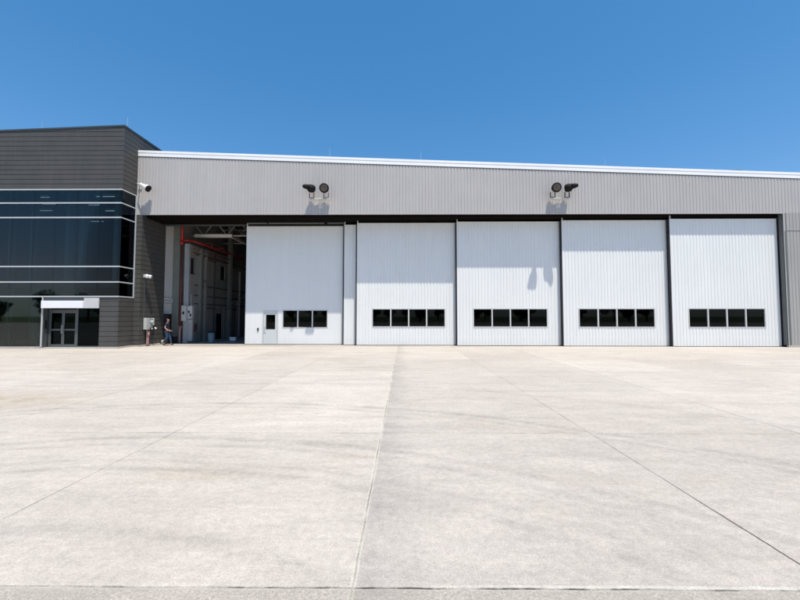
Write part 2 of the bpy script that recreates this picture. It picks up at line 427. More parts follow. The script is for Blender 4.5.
# partition inside the hangar
par = MB()
XP = -15.2; wz0, wz1 = 4.93, 6.03
wins = ((26.32, 26.86), (30.7, 31.5)); dY = (30.15, 31.15)
segs = [26.2, 26.32, 26.86, 30.15, 30.7, 31.15, 31.5, 38]
for a, c in zip(segs[:-1], segs[1:]):
    holes = []
    for w in wins:
        if a >= w[0]-1e-6 and c <= w[1]+1e-6: holes.append((wz0, wz1))
    if a >= dY[0]-1e-6 and c <= dY[1]+1e-6: holes.append((0, 2.1))
    z = 0
    for h0, h1 in sorted(holes):
        if h0 > z: par.box(XP-.1, XP, a, c, z, h0)
        z = h1
    par.box(XP-.1, XP, a, c, z, 7.0)
par.box(XJ-.08, XP-.101, 26.5, 26.55, 0, 7.0)
par.build('partition_wall', M['inner'], han)
for w in wins:
    b = MB(); b.box(XP+.002, XP+.03, w[0]-.05, w[1]+.05, wz0-.05, wz0); b.box(XP+.002, XP+.03, w[0]-.05, w[1]+.05, wz1, wz1+.05)
    b.box(XP+.002, XP+.03, w[0]-.05, w[0], wz0, wz1); b.box(XP+.002, XP+.03, w[1], w[1]+.05, wz0, wz1)
    wf = b.build('window', M['darkgrey'], han)
    MB().box(XP-.06, XP-.05, w[0], w[1], wz0, wz1).build('pane', M['rubber'], wf)
d = MB().box(XP-.07, XP-.03, dY[0]+.02, dY[1]-.02, .02, 2.08).build('inner_door', M['black'], han)
MB().tube((XP-.03, dY[0]+.1, 1.02), (XP+.03, dY[0]+.1, 1.02), .02).build('handle', M['steel'], d)
for z in (2.75, 3.35, 4.1, 6.35):
    MB().box(XP+.002, XP+.06, 26.9, 37, z, z+.07).build('cable_tray', M['innerd'], han)
for yy, ww, mm in ((27.35, .26, 'green'), (28.15, .18, 'inner'), (34.2, .14, 'truss'), (29.6, .08, 'innerd')):
    b = MB(); b.box(XP+.003, XP+ww, yy, yy+.3*ww/.26, 0, 6.9 if mm != 'truss' else 6.0); b.build('post', M[mm], han)
for y0_, y1_ in ((27.7, 28.1), (28.5, 30.0), (31.8, 34.0)):
    b = MB(); b.box(XP+.003, XP+.03, y0_, y1_, 2.45, 2.52); b.box(XP+.003, XP+.03, y0_, y1_, 6.2, 6.26); b.box(XP+.003, XP+.03, y0_, y0_+.05, 2.53, 6.19)
    b.build('wall_batten', M['innerd'], han)
MB().box(-15.42, -15.1, 26.0, 26.19, 0, 7.0).build('corner_duct', M['blueg'], han)

# ------------------------------------------------------------------ things inside the opening
pp = thing('sprinkler_pipe', 'bright red sprinkler pipe rising beside the left opening and running back into the hangar', 'pipe', (-15.55, 25.85, 0))
MB().tube((-15.55, 25.85, 7.0), (-15.55, 25.85, 9.4), .08, 12).build('riser', M['red'], pp, True)
MB().tube((-15.55, 25.85, 1.1), (-15.55, 25.85, 7.0), .048, 12).build('lower_riser', M['darkred'], pp, True)
MB().lathe((-15.55, 25.85, 6.9), (0, 0, 1), [(0, .10), (.3, .10)], 12).build('coupling', M['red'], pp, True)
b = MB(); b.path([(-15.55, 25.85, 7.25), (-15.0, 26.3, 7.25), (-15.0, 40, 7.25)], .06, 10); b.build('main_run', M['red'], pp, True)
for y in (27.4, 29.2, 31, 33, 35):
    MB().tube((-15.0, y, 7.25), (-14.2, y, 7.28), .03, 8).tube((-14.2, y, 7.28), (-14.2, y, 6.95), .03, 8).build('branch', M['darkred'], pp, True)
for z in (6.75, 6.45): MB().tube((-15.05, 26.4, z), (-15.05, 39, z), .035, 8).build('small_pipe', M['darkred'], pp, True)
b = MB(); b.lathe((-15.55, 25.85, .95), (0, 0, 1), [(0, .12), (.04, .13), (.05, .08), (.18, .08), (.19, .13), (.23, .12)], 14); b.tube((-15.55, 25.85, 0), (-15.55, 25.85, .96), .07)
b.tube((-15.55, 25.85, 1.05), (-15.33, 25.7, 1.12), .05); b.build('valve', M['pink'], pp)

ec = thing('electrical_cabinet', 'pale blue electrical cabinets with switches fixed beside the corner duct inside the opening', 'cabinet', (-15.1, 25.9, 0))
MB().box(-15.45, -15.13, 25.80, 25.99, 1.55, 2.62).build('upper_box', M['panelbox'], ec, bev=.01)
MB().box(-15.10, -14.78, 25.95, 26.19, 1.7, 2.6).build('side_box', M['panelbox'], ec, bev=.01)
MB().box(-15.08, -14.76, 25.98, 26.19, .12, 1.66).build('lower_box', M['blueg'], ec, bev=.01)
for q_ in ((-15.04, -14.95, 25.92, 25.949, 2.1, 2.25), (-14.92, -14.84, 25.92, 25.949, 1.85, 2.05), (-15.35, -15.25, 25.77, 25.799, 2.0, 2.2)):
    MB().box(*q_).build('switch', M['black'], ec)
b = MB(); b.path([(-15.3, 25.9, 2.62), (-15.3, 25.9, 3.9), (-15.15, 25.95, 4.1), (-15.15, 25.95, 7)], .02, 6); b.path([(-14.95, 26.1, 2.6), (-14.95, 26.1, 3.4)], .02, 6); b.build('conduit', M['steel'], ec)

bc = thing('black_cabinet', 'tall black cabinet standing at the left edge of the open doorway', 'cabinet', (XJ+.17, 25.1, 0))
MB().box(XJ+.01, XJ+.33, 24.98, 25.3, .03, 2.03).build('body', M['black'], bc, bev=.01)
MB().box(XJ+.03, XJ+.31, 24.965, 24.979, .06, 2.0).build('front', M['rubber'], bc)
MB().box(XJ+.12, XJ+.2, 24.955, 24.964, 1.0, 1.2).build('latch', M['darkgrey'], bc)

tb = thing('trash_can', 'blue-grey trash can with dark rim on the hangar floor', 'trash can', (-13.4, 26.0, 0))
MB().lathe((-13.4, 26.0, .01), (0, 0, 1), [(0, .19), (.04, .2), (.72, .235), (.72, .20), (.1, .17)], 20).build('body', M['bin'], tb, True)
MB().lathe((-13.4, 26.0, .72), (0, 0, 1), [(0, .245), (.05, .25), (.09, .2), (.1, .05)], 20).build('lid', M['black'], tb, True)

fe = thing('fire_extinguisher', 'small dull red fire extinguisher on the inner partition left of the trash can', 'fire extinguisher', (-15.0, 26.9, .7))
MB().lathe((-15.08, 26.95, .75), (0, 0, 1), [(0, .07), (.03, .085), (.42, .085), (.5, .04), (.54, .03)], 14).build('cylinder', M['darkred'], fe, True)
MB().path([(-15.08, 26.95, 1.29), (-15.02, 26.92, 1.33), (-14.96, 26.9, 1.2), (-14.97, 26.9, .9)], .014, 6).build('hose', M['black'], fe)
MB().box(-15.11, -15.0, 26.93, 26.97, 1.291, 1.33).build('handle', M['black'], fe)
tl = thing('tool_case', 'black tool case on the floor at the foot of the red pipe', 'case', (-15.75, 25.7, 0))
MB().box(-15.95, -15.66, 25.55, 25.75, .01, .42).build('body', M['rubber'], tl, bev=.02)
MB().box(-15.96, -15.65, 25.54, 25.76, .421, .47).build('lid', M['black'], tl, bev=.01)
MB().path([(-15.87, 25.65, .47), (-15.87, 25.65, .53), (-15.74, 25.65, .53), (-15.74, 25.65, .47)], .012, 6).build('handle', M['steel'], tl)
wb = thing('floor_box', 'small pale box on the hangar floor behind the trash can', 'box', (-12.9, 28.4, 0))
MB().box(-13.15, -12.7, 28.2, 28.5, .01, .24).build('body', M['white'], wb, bev=.02)
MB().box(-13.17, -12.68, 28.18, 28.52, .241, .28).build('lid', M['trim'], wb)

lad = thing('stair_rail', 'thin pale stair handrail sloping up inside the dark hangar', 'handrail', (-13.5, 32, 0))
MB().path([(-14.2, 29.4, 2.55), (-12.9, 33.5, 4.4)], .03, 6).build('rail', M['steel'], lad)
MB().path([(-14.2, 29.4, 2.25), (-12.9, 33.5, 4.1)], .02, 6).build('lower_rail', M['steel'], lad)
b = MB()
for t in (0, .33, .66, 1): b.tube((-14.2+1.3*t, 29.4+4.1*t, 0), (-14.2+1.3*t, 29.4+4.1*t, 2.55+1.85*t), .025, 6)
b.build('post', M['steel'], lad)
ld = thing('wall_conduit', 'pale looped conduit on the inner partition near the far column', 'conduit', (-15.1, 34, 3.5))
MB().path([(-15.12, 35.2, 3.6), (-15.0, 35.2, 3.6), (-15.0, 35.2, 4.9), (-15.12, 35.2, 4.9)], .03, 6).build('pipe', M['steel'], ld)
lc = thing('wall_conduit', 'pale looped conduit on the inner partition beside the nearest upper window', 'conduit', (-15.1, 27.6, 3.5))
MB().path([(-15.12, 27.7, 3.6), (-15.0, 27.7, 3.6), (-15.0, 27.7, 4.5), (-15.0, 28.4, 4.6)], .03, 6).build('pipe', M['steel'], lc)
hc = thing('hose_loop', 'pale hose loops hanging on the white liner just inside the opening', 'hose', (-16.1, 25.4, 2.5))
b = MB()
for z in (2.75, 2.95, 3.15): b.path([(-16.19, 25.05, z), (-16.19, 25.8, z)], .02, 6)
b.path([(-16.19, 25.8, 2.75), (-16.15, 25.9, 2.85), (-16.15, 25.9, 3.05), (-16.19, 25.8, 3.15)], .03, 6)
b.build('hose', M['galv'], hc)

# ------------------------------------------------------------------ sliding door leaves
def window(root, x0, x1, z0, z1, n, y):
    """frame + mullions + panes set into the leaf"""
    fw = .055
    b = MB(); b.box(x0-fw, x1+fw, y-.015, y+.12, z0-fw, z0); b.box(x0-fw, x1+fw, y-.015, y+.12, z1, z1+fw)
    b.box(x0-fw, x0, y-.015, y+.12, z0, z1); b.box(x1, x1+fw, y-.015, y+.12, z0, z1)
    w = (x1-x0)/n
    for i in range(1, n): b.box(x0+i*w-.04, x0+i*w+.04, y-.013, y+.12, z0, z1)
    f = b.build('window', M['frame'], root)
    p = MB()
    for i in range(n):
        a = x0+i*w+(.04 if i else 0); c = x0+(i+1)*w-(.04 if i < n-1 else 0)
        p.box(a, c, y+.05, y+.062, z0, z1)
    p.build('pane', M['wglass'], f)
    return f

def leaf(key, x0, x1, label, win=None, n=4, plain=False, door=None, tz=7.88):
    y = YD[key]; z0 = .035; z1 = tz
    r = thing('hangar_door', label, 'sliding door', ((x0+x1)/2, y, 0), 'tall white sliding hangar doors on stepped tracks')
    b = MB()
    holes = []
    if win: holes.append(win)
    if door: holes.append(door)
    holes.sort()
    xs = [x0]
    for h in holes: xs += [h[0], h[1]]
    xs.append(x1)
    def sheet(a, c, za, zb):
        if plain: b.planks('x', a, c, za, zb, y, pitch=.98, g=.006, dep=.003, start=z0)
        else: b.corr(a, c, za, zb, y)
        b.box(a, c, y+.03, y+.17, za, zb)
    for i in range(len(xs)-1):
        a, c = xs[i], xs[i+1]
        if i % 2 == 0: sheet(a, c, z0, z1)
        else:
            h = holes[i//2]
            if h[2] > z0+.02: sheet(a, c, z0, h[2])
            sheet(a, c, h[3], z1)
    p = b.build('panel', M['door_plain'] if plain else M['door'], r)
    # edge trims, right side boxed trim standing a little back, bottom seal, guide post
    t = MB(); t.box(x0-.035, x0-.001, y-.006, y+.17, z0, z1+.001); t.box(x1+.001, x1+.05, y+.01, y+.17, z0, z1+.001)
    t.box(x0-.035, x1+.05, y-.006, y+.17, z1+.002, z1+.03)
    t.build('edge_trim', M['door_plain'], r)
    t = MB(); t.box(x0-.03, x1+.05, y+.02, y+.15, .006, z0-.002); t.build('bottom_seal', M['rubber'], r)
    if key != 'd1': MB().box(x0-.115, x0-.036, y+.05, y+.16, .01, z1).build('side_seal', M['rubber'], r)
    MB().box(x0-.035, x0+.03, y+.0, y+.025, z1+.032, 8.13).build('guide_post', M['frame'], r)
    if win: window(r, win[0]+.055, win[1]-.055, win[2]+.055, win[3]-.055, n, y)
    return r, y

fw = .055
WZ = (1.215-.055, 2.345+.02)
leaf('d5', 16.60, 23.10, 'rightmost white sliding door, set nearest the front wall, four-pane window, shade only along its top', (17.53, 22.24, *WZ), 4)
leaf('d4', 10.04, 16.50, 'white sliding door second from the right, with a four-pane window and shade over its top quarter', (10.95, 15.70, *WZ), 4)
leaf('d3', 3.47, 9.92, 'middle white sliding door with two dark lamp shadows under its shade line', (4.43, 9.15, *WZ), 4)
leaf('d2', -2.94, 3.34, 'white ribbed sliding door with a four-pane window, right of the narrow strip panel', (-1.99, 2.72, *WZ), 4)
leaf('fil', -3.82, 2.60, 'narrow plain white strip of sliding door showing between two wider leaves', tz=7.84)
r, y = leaf('d1', -10.37, -4.0, 'smooth white sliding door beside the open bay, with a walk-through door and three-pane window',
            (-7.95, -4.95, 1.09, 2.29), 3, True, (-9.25, -8.22, .0, 2.22), tz=7.82)
# personnel door set in the first leaf
b = MB(); b.box(-9.25, -9.19, y-.03, y+.12, .03, 2.22); b.box(-8.28, -8.22, y-.03, y+.12, .03, 2.22); b.box(-9.19, -8.28, y-.03, y+.12, 2.16, 2.22)
b.build('door_frame', M['frame'], r)
b = MB(); px0, px1, pz0, pz1 = -9.02, -8.44, 1.03, 1.95
b.box(-9.185, px0, y+.02, y+.07, .04, 2.155); b.box(px1, -8.285, y+.02, y+.07, .04, 2.155); b.box(px0, px1, y+.02, y+.07, .04, pz0); b.box(px0, px1, y+.02, y+.07, pz1, 2.155)
pd = b.build('personnel_door', M['mandoor'], r)
pd['label'] = 'grey walk-through door with a dark upper window'
MB().box(px0, px1, y+.04, y+.05, pz0, pz1).build('pane', M['wglass'], pd)
b = MB(); b.box(px0-.02, px0, y+.01, y+.019, pz0-.02, pz1+.02); b.box(px1, px1+.02, y+.01, y+.019, pz0-.02, pz1+.02); b.box(px0, px1, y+.01, y+.019, pz0-.02, pz0); b.box(px0, px1, y+.01, y+.019, pz1, pz1+.02)
b.build('pane_bead', M['darkgrey'], pd)
b = MB(); b.tube((-9.12, y+.02, .98), (-9.12, y-.05, .98), .02); b.tube((-9.12, y-.05, .98), (-9.0, y-.05, .98), .014); b.box(-9.15, -9.09, y+.008, y+.019, 1.08, 1.16)
b.build('handle', M['steel'], pd)
MB().box(-9.59, -9.50, y-.05, y-.002, .90, 1.10).build('key_box', M['black'], r, bev=.01)
# far right end of each leaf overlaps the next: filler kicker at floor
b = MB()
for key in YD: b.box(XJ+.1, XR, YD[key]+.07, YD[key]+.09, .001, .006)
st = b.build('floor_track', M['steel'], han)

# ------------------------------------------------------------------ floodlights
def head_prof(s_): return [(h*s_, r_*s_) for h, r_ in ((0, .05), (.03, .11), (.10, .13), (.30, .14), (.36, .19), (.46, .27), (.60, .31), (.68, .31), (.69, .27), (.66, .0))]
def flood(x, flip, label):
    """pair of lamp heads on a T-arm fixed to the ribbed wall; flip=+1 has the round head on the right"""
    r = thing('floodlight_pair', label, 'floodlight', (x, YF, 8.9), 'twin floodlights on the grey wall')
    yb = 22.46
    b = MB(); b.box(x-.15, x+.15, YF-.03, YF-.002, 8.50, 8.80); b.path([(x, YF-.03, 8.62), (x, YF-.24, 8.99)], .045)
    b.build('mounting_arm', M['frame'], r)
    MB().box(x-.62, x+.62, YF-.27, YF-.10, 9.0, 9.07).build('crossbar', M['frame'], r)
    xa = x+flip*.38; xb = x-flip*.50
    for xx in (xa, xb):
        b = MB(); b.box(xx-.15, xx+.15, yb-.06, yb+.06, 9.092, 9.12); b.box(xx-.15, xx-.12, yb-.05, yb+.05, 9.121, 9.42); b.box(xx+.12, xx+.15, yb-.05, yb+.05, 9.121, 9.42)
        b.build('bracket', M['darkgrey'], r)
    ax = Vector((0, -1, -.22)).normalized()
    base = Vector((xa, yb-.20, 9.60))-ax*.18
    hd = MB().lathe(base, ax, head_prof(.92), 24).build('lamp_head', M['black'], r, True)
    MB().lathe(base+ax*.615, ax, [(0, .235), (.012, .235), (.02, .17), (.021, .07), (.012, .05)], 24).build('lens', M['lens'], hd)
    # outer head aims outward and down, its hood reaching past the lens
    c0 = Vector((xb, yb-.30, 9.60)); ax = Vector((-flip*.80, -.58, .0)).normalized()
    hd = MB().lathe(c0-ax*.26, ax, [(0, .08), (.02, .18), (.10, .23), (.24, .245), (.36, .22), (.42, .16), (.44, .02)], 24).build('lamp_head', M['black'], r, True)
    MB().lathe(c0+ax*.10+Vector((0, 0, .05)), ax, [(0, .16), (.22, .14), (.34, .11), (.40, .06), (.41, .0)], 20).build('hood', M['black'], hd, True)
    MB().lathe(c0+Vector((0, .08, -.05)), (0, 1, .12), [(0, .18), (.12, .15), (.22, .09), (.24, .0)], 18).build('rear_housing', M['black'], hd, True)
flood(-5.09, 1, 'left pair of black floodlights on a T-arm above the smooth white door')
flood(9.51, -1, 'right pair of black floodlights on a T-arm above the middle white door')

fl = thing('wall_spotlight', 'small white cone spotlight at the upper left corner of the grey ribbed wall', 'spotlight', (-16.2, YF, 9.9))
b = MB(); b.box(-16.42, -16.22, YF-.05, YF-.002, 9.75, 10.1); b.path([(-16.32, YF-.05, 9.95), (-16.25, YF-.35, 9.98), (-16.0, 22.2, 9.86)], .035)
b.build('arm', M['frame'], fl)
ax = Vector((.84, .12, -.50)).normalized()
hd = MB().lathe(Vector((-16.02, 22.2, 9.93)), ax, [(0, .05), (.03, .08), (.2, .1), (.45, .2), (.5, .2)], 20).build('shade', M['white'], fl, True)
MB().lathe(Vector((-16.02, 22.2, 9.93))+ax*.501, ax, [(0, .2), (.10, .205), (.105, .17), (.08, .0)], 20).build('rim', M['black'], hd, True)

# twin white lamp on the dark siding of the recess
tw = thing('twin_wall_lamp', 'small white twin-head lamp on the charcoal siding beside the open bay', 'wall lamp', (XJ, 23.05, 4.4))
b = MB(); b.box(XJ+.001, XJ+.05, 22.9, 23.1, 4.28, 4.48); b.tube((XJ+.05, 23.0, 4.38), (XJ+.16, 23.0, 4.38), .03); b.build('base', M['frame'], tw)
MB().lathe((XJ+.16, 22.98, 4.42), (.35, -.5, -.25), [(0, .05), (.05, .09), (.2, .12), (.22, .11), (.21, 0)], 14).build('lamp_head', M['white'], tw, True)
MB().lathe((XJ+.16, 23.04, 4.40), (.75, .2, -.35), [(0, .05), (.05, .09), (.2, .12), (.22, .11), (.21, 0)], 14).build('lamp_head', M['white'], tw, True)
MB().tube((XJ+.02, 23.0, 4.27), (XJ+.02, 23.0, 1.78), .018, 6).build('conduit', M['darkgrey'], tw)

mb_ = thing('meter_box', 'pale grey utility box with conduit and red valve below, low on the charcoal siding', 'utility box', (XJ, 23.3, 1.0))
MB().box(XJ+.03, XJ+.22, 22.98, 23.30, 1.04, 1.76).build('large_box', M['panelbox'], mb_, bev=.01)
MB().box(XJ+.03, XJ+.20, 23.36, 23.62, 1.15, 1.72).build('meter_housing', M['galv'], mb_, bev=.01)
MB().lathe((XJ+.20, 23.49, 1.5), (1, -.2, 0), [(0, .1), (.08, .1), (.1, .08), (.11, .02)], 16).build('meter', M['panelbox'], mb_, True)
MB().box(XJ+.02, XJ+.12, 23.68, 23.86, 1.3, 1.74).build('small_box', M['white'], mb_, bev=.01)
MB().box(XJ+.002, XJ+.03, 22.95, 23.95, 1.0, 1.02).build('shelf_rail', M['black'], mb_)
for yy in (23.58, 23.95):
    MB().lathe((XJ+.1, yy, 1.12), (.8, -.2, -.4), [(0, .03), (.03, .05), (.12, .06), (.13, .02)], 12).build('lamp', M['white'], mb_, True)
b = MB(); b.lathe((XJ+.14, 23.28, .62), (0, 0, 1), [(0, .05), (.04, .09), (.2, .1), (.28, .05), (.33, .04)], 14); b.build('valve', M['pink'], mb_, True)
b = MB(); b.tube((XJ+.14, 23.28, .1), (XJ+.14, 23.28, .62), .05); b.tube((XJ+.12, 23.2, .1), (XJ+.12, 23.2, 1.04), .03); b.tube((XJ+.1, 23.42, .1), (XJ+.1, 23.42, 1.15), .02)
b.build('standpipe', M['pink'], mb_)
bl = thing('bollard', 'short beige concrete stub at the foot of the dark wall beside the black cabinet', 'bollard', (XJ+.12, 24.72, 0))
MB().lathe((XJ+.14, 24.74, .0), (0, 0, 1), [(0, .1), (.24, .1), (.28, .07), (.29, .02)], 16).build('post', M['conc'], bl, True)

# ------------------------------------------------------------------ office block
YO = 21.47
XL = -31.0
off = thing('office_building', 'charcoal clad office block with dark ribbon glazing and silver bands', 'office building', (-20, YO, 0))
Lo = Vector((-20, YO, 0))
def oz(x): return 13.15+.0372*(x-XO)
ZB = 9.34
b = MB(); b.planks('x', XL, XO, ZB+.03, 13.3, YO)
o = b.build('front_siding', M['siding'], off); bisect(o, Vector((XO, YO, 13.15))-Lo, Vector((-.0372, 0, 1)))
b = MB(); b.planks('y', YO, YF-.02, ZB+.03, 13.13, XO); b.planks('y', YF-.02, 40, 11.6, 13.13, XO)
b.build('side_siding', M['siding'], off)
b = MB(); b.box(XO-.3, XO-.024, YO+.026, 40, ZB+.03, 13.1)
i = len(b.v)
b.v += [(XL,YO+.03,ZB+.03),(XO-.31,YO+.03,ZB+.03),(XO-.31,YO+.2,ZB+.03),(XL,YO+.2,ZB+.03),(XL,YO+.03,oz(XL)-.03),(XO-.31,YO+.03,13.1),(XO-.31,YO+.2,13.1),(XL,YO+.2,oz(XL)-.03)]
for f in ((0,3,2,1),(4,5,6,7),(0,1,5,4),(1,2,6,5),(2,3,7,6),(3,0,4,7)): b.f.append(tuple(i+k for k in f))
b.build('wall_core', M['siding'], off)
b = MB(); i = len(b.v)
for x in (XL, XO+.03):
    z = oz(x); b.v += [(x,YO-.04,z-.03),(x,40,z-.03),(x,40,z+.055),(x,YO-.04,z+.055)]
b.f += [(i,i+1,i+2,i+3),(i+7,i+6,i+5,i+4),(i,i+4,i+5,i+1),(i+1,i+5,i+6,i+2),(i+2,i+6,i+7,i+3),(i+3,i+7,i+4,i)]
b.build('roof_coping', M['coping'], off)
# corner fold strip
MB().box(XO-.03, XO+.004, YO-.006, YO+.02, ZB+.03, 13.14).build('corner_trim', M['siding'], off)
# dark siding: pier, side, return and recess
ZL = 2.985
PX = -17.62
b = MB(); b.planks('x', PX, XO, .1, ZL-.03, YO+.002, pitch=.29); b.build('pier_siding', M['siding'], off)
b = MB(); b.planks('y', YO+.002, YF-.0, .1, ZL-.03, XO-.002, pitch=.29)
b.build('pier_side_siding', M['siding'], off)
b = MB(); b.planks('x', XO+.0, XJ, .1, 8.13, YF+.002, pitch=.29); b.build('return_siding', M['siding'], off)
b = MB(); b.planks('y', YF+.002, 24.96, .1, 8.15, XJ, pitch=.29); b.build('recess_siding', M['siding'], off)
b = MB(); b.box(PX, XO-.03, YO+.03, YF, 0.02, ZL-.03); b.box(XO-.3, XJ-.03, YF+.03, 24.96, .02, 8.6); b.build('pier_core', M['siding'], off)
b = MB(); b.box(PX-.0, XO+.05, YO-.05, YF-.03, 0, .1); b.box(XO+.05, XJ+.05, YF-.05, YF+.0, 0, .1); b.box(XJ-.03, XJ+.06, YF+.001, 24.6, 0, .1)
b.build('base_kerb', M['conc'], off)
# glazing grid
rows = [3.012, 3.858, 4.765, 7.656, 8.52, 9.324]
hb = .036
xs = [XO-.10]+[XO-1.30*k for k in range(1, 12)]
for z in rows:
    b = MB(); b.box(XL, XO+.012, YO-.05, YO+.03, z-hb, z+hb); b.box(XO-.07, XO+.012, YO+.031, YF-.06, z-hb, z+hb)
    b.build('mullion', M['mull'], off)
MB().box(XO-.06, XO+.03, YF-.075, YF-.004, 3.012-hb, ZB+.0).build('corner_post', M['mull'], off)
for zi in range(len(rows)-1):
    z0, z1 = rows[zi]+hb, rows[zi+1]-hb
    edges = [XO-.004]+[XO-1.30*k for k in range(1, 12)]
    for a, c in zip(edges[:-1], edges[1:]):
        MB().box(c+.009, a-.009, YO+.0, YO+.012, z0, z1).build('glass_pane', M['glass'], off)
    MB().box(XO-.016, XO-.004, YO+.02, YF-.08, z0, z1).build('side_pane', M['sideglass'], off)
b = MB()
for x in [XO-1.30*k for k in range(1, 12)]: b.box(x-.03, x+.03, YO+.02, YO+.12, rows[0], rows[-1])
b.build('inner_mullion', M['rubber'], off)
# ground floor glazing
GX = -20.95
edges = [GX-.03]+[XO-1.30*k for k in range(4, 12)]
for a, c in zip(edges[:-1], edges[1:]):
    MB().box(c+.012, a-.012, YO+.0, YO+.012, .12, 2.96).build('glass_pane', M['glass'], off)
b = MB()
for x in edges[1:]: b.box(x-.03, x+.03, YO+.02, YO+.1, .1, 2.96)
b.build('inner_mullion', M['greyal'], off)
MB().box(XL, GX, YO-.05, YO+.1, .0, .11).build('sill', M['conc'], off)
MB().box(GX-.03, GX+.03, YO-.05, YO+.05, .0, 2.96).build('frame_post', M['mull'], off)
# entrance recess
YE = YO+.30
b = MB(); b.box(GX+.031, GX+.05, YO+.0, YE, 0, 2.96); b.build('recess_side', M['greyal'], off)
MB().box(GX+.05, PX, YO+.0, YE+.3, 2.62, 2.962).build('entrance_header', M['greyal'], off)
cn = MB().box(GX+.031, -18.5, YO-.16, YO-.003, 2.33, 2.76).build('canopy', M['canopy'], off, bev=.012)
MB().box(-18.499, PX-.02, YO-.07, YO-.003, 2.33, 2.93).build('canopy_return', M['frame'], off)
MB().box(GX+.052, GX+.10, YO+.06, YO+.2, 1.15, 1.62).build('card_reader', M['black'], off, bev=.01)
MB().box(GX+.05, PX, YO-.02, YE+.2, .0, .05).build('threshold', M['conc'], off)
# frame around the double door
ex0, ex1, ex2 = -20.86, -19.17, -17.66
b = MB(); b.box(ex0, ex0+.07, YE, YE+.08, .05, 2.62); b.box(ex1-.05, ex1+.05, YE, YE+.08, .05, 2.62); b.box(ex2-.05, ex2, YE, YE+.08, .05, 2.62)
b.box(ex0+.07, ex1-.05, YE, YE+.08, 2.16, 2.26); b.box(ex1+.05, ex2-.05, YE, YE+.08, .05, .12)
b.build('entrance_frame', M['greyal'], off)
MB().box(ex0+.07, ex1-.05, YE+.03, YE+.04, 2.26, 2.62).build('transom_pane', M['dglass'], off)
MB().box(ex1+.05, ex2-.05, YE+.03, YE+.04, .12, 2.62).build('fixed_pane', M['dglass'], off)
mid = (ex0+.07+ex1-.05)/2
for a, c, s_ in ((ex0+.075, mid-.004, 1), (mid+.004, ex1-.055, -1)):
    w = .075; b = MB()
    b.box(a, a+w, YE+.01, YE+.06, .06, 2.155); b.box(c-w, c, YE+.01, YE+.06, .06, 2.155)
    b.box(a+w, c-w, YE+.01, YE+.06, .06, .22); b.box(a+w, c-w, YE+.01, YE+.06, 2.05, 2.155); b.box(a+w, c-w, YE+.01, YE+.06, 1.02, 1.12)
    d = b.build('entrance_door', M['greyal'], off)
    MB().box(a+w, c-w, YE+.03, YE+.04, .22, 1.02).box(a+w, c-w, YE+.03, YE+.04, 1.12, 2.05).build('pane', M['dglass'], d)
    hx = c-.04 if s_ > 0 else a+.04
    b = MB(); b.tube((hx, YE-.05, .85), (hx, YE-.05, 1.35), .015, 8); b.tube((hx, YE-.05, .9), (hx, YE+.009, .9), .01, 6); b.tube((hx, YE-.05, 1.3), (hx, YE+.009, 1.3), .01, 6)
    b.build('handle', M['steel'], d)
# office interior
XI = XO-.30
MB().box(XL, XI, YO+.13, 29, 3.55, 3.84).build('floor_slab', M['offceil'], off)
MB().box(XL, XI, YO+.05, 29, 9.33, 9.36).build('ceiling', M['offceil'], off)
MB().box(XL, XI, 29, 29.1, 0, 9.3).build('inner_wall', M['offwall'], off)
MB().box(XI-.02, XI-.002, YF, 29, 0, 9.3).build('inner_wall', M['offwall'], off)
MB().box(XL-.1, XL, YO, 40, 0, 12.4).build('end_wall', M['siding'], off)
MB().box(XL, XI, YO+.14, 29, .005, .012).build('office_floor', M['offwall'], off)
for x in (-17.1, -19.15, -20.0, -22.1, -23.4, -26, -28.6):
    MB().box(x-.13, x+.13, YO+.35, YO+.6, 4.0, 9.3).build('column', M['offcol'], off)
for x in (-21.9, -23.4, -25.5): MB().box(x-.12, x+.12, YO+.4, YO+.6, .02, 3.5).build('column', M['offcol'], off)
for x, y_, z_ in ((-22.4, 22.6, 9.25), (-17.6, 22.5, 9.25), (-18.5, 22.5, 9.25), (-20.6, 24.2, 9.25), (-17.4, 24.9, 9.25), (-20.4, 25.6, 9.25), (-23.3, 24.0, 9.25), (-25, 25.5, 9.25), (-26.5, 23, 9.25), (-23, 27.5, 9.0), (-20.2, 27.6, 9.0)):
    MB().box(x-.45, x+.45, y_, y_+.05, z_-.02, z_+.02).build('ceiling_light', M['lit'], off)
# low furniture line and blind boxes seen dimly on the upper floor
b = MB()
for x in (-29, -27, -24.3, -21.2, -18.5): b.box(x-.55, x+.55, 24.5, 25.2, 4.0, 5.05)
b.build('desk_row', M['offceil'], off)
b = MB()
for x in (-24.5, -19.2): b.box(x-.9, x+.9, 26.5, 26.6, 4., 7.0)
b.build('inner_partition', M['offceil'], off)

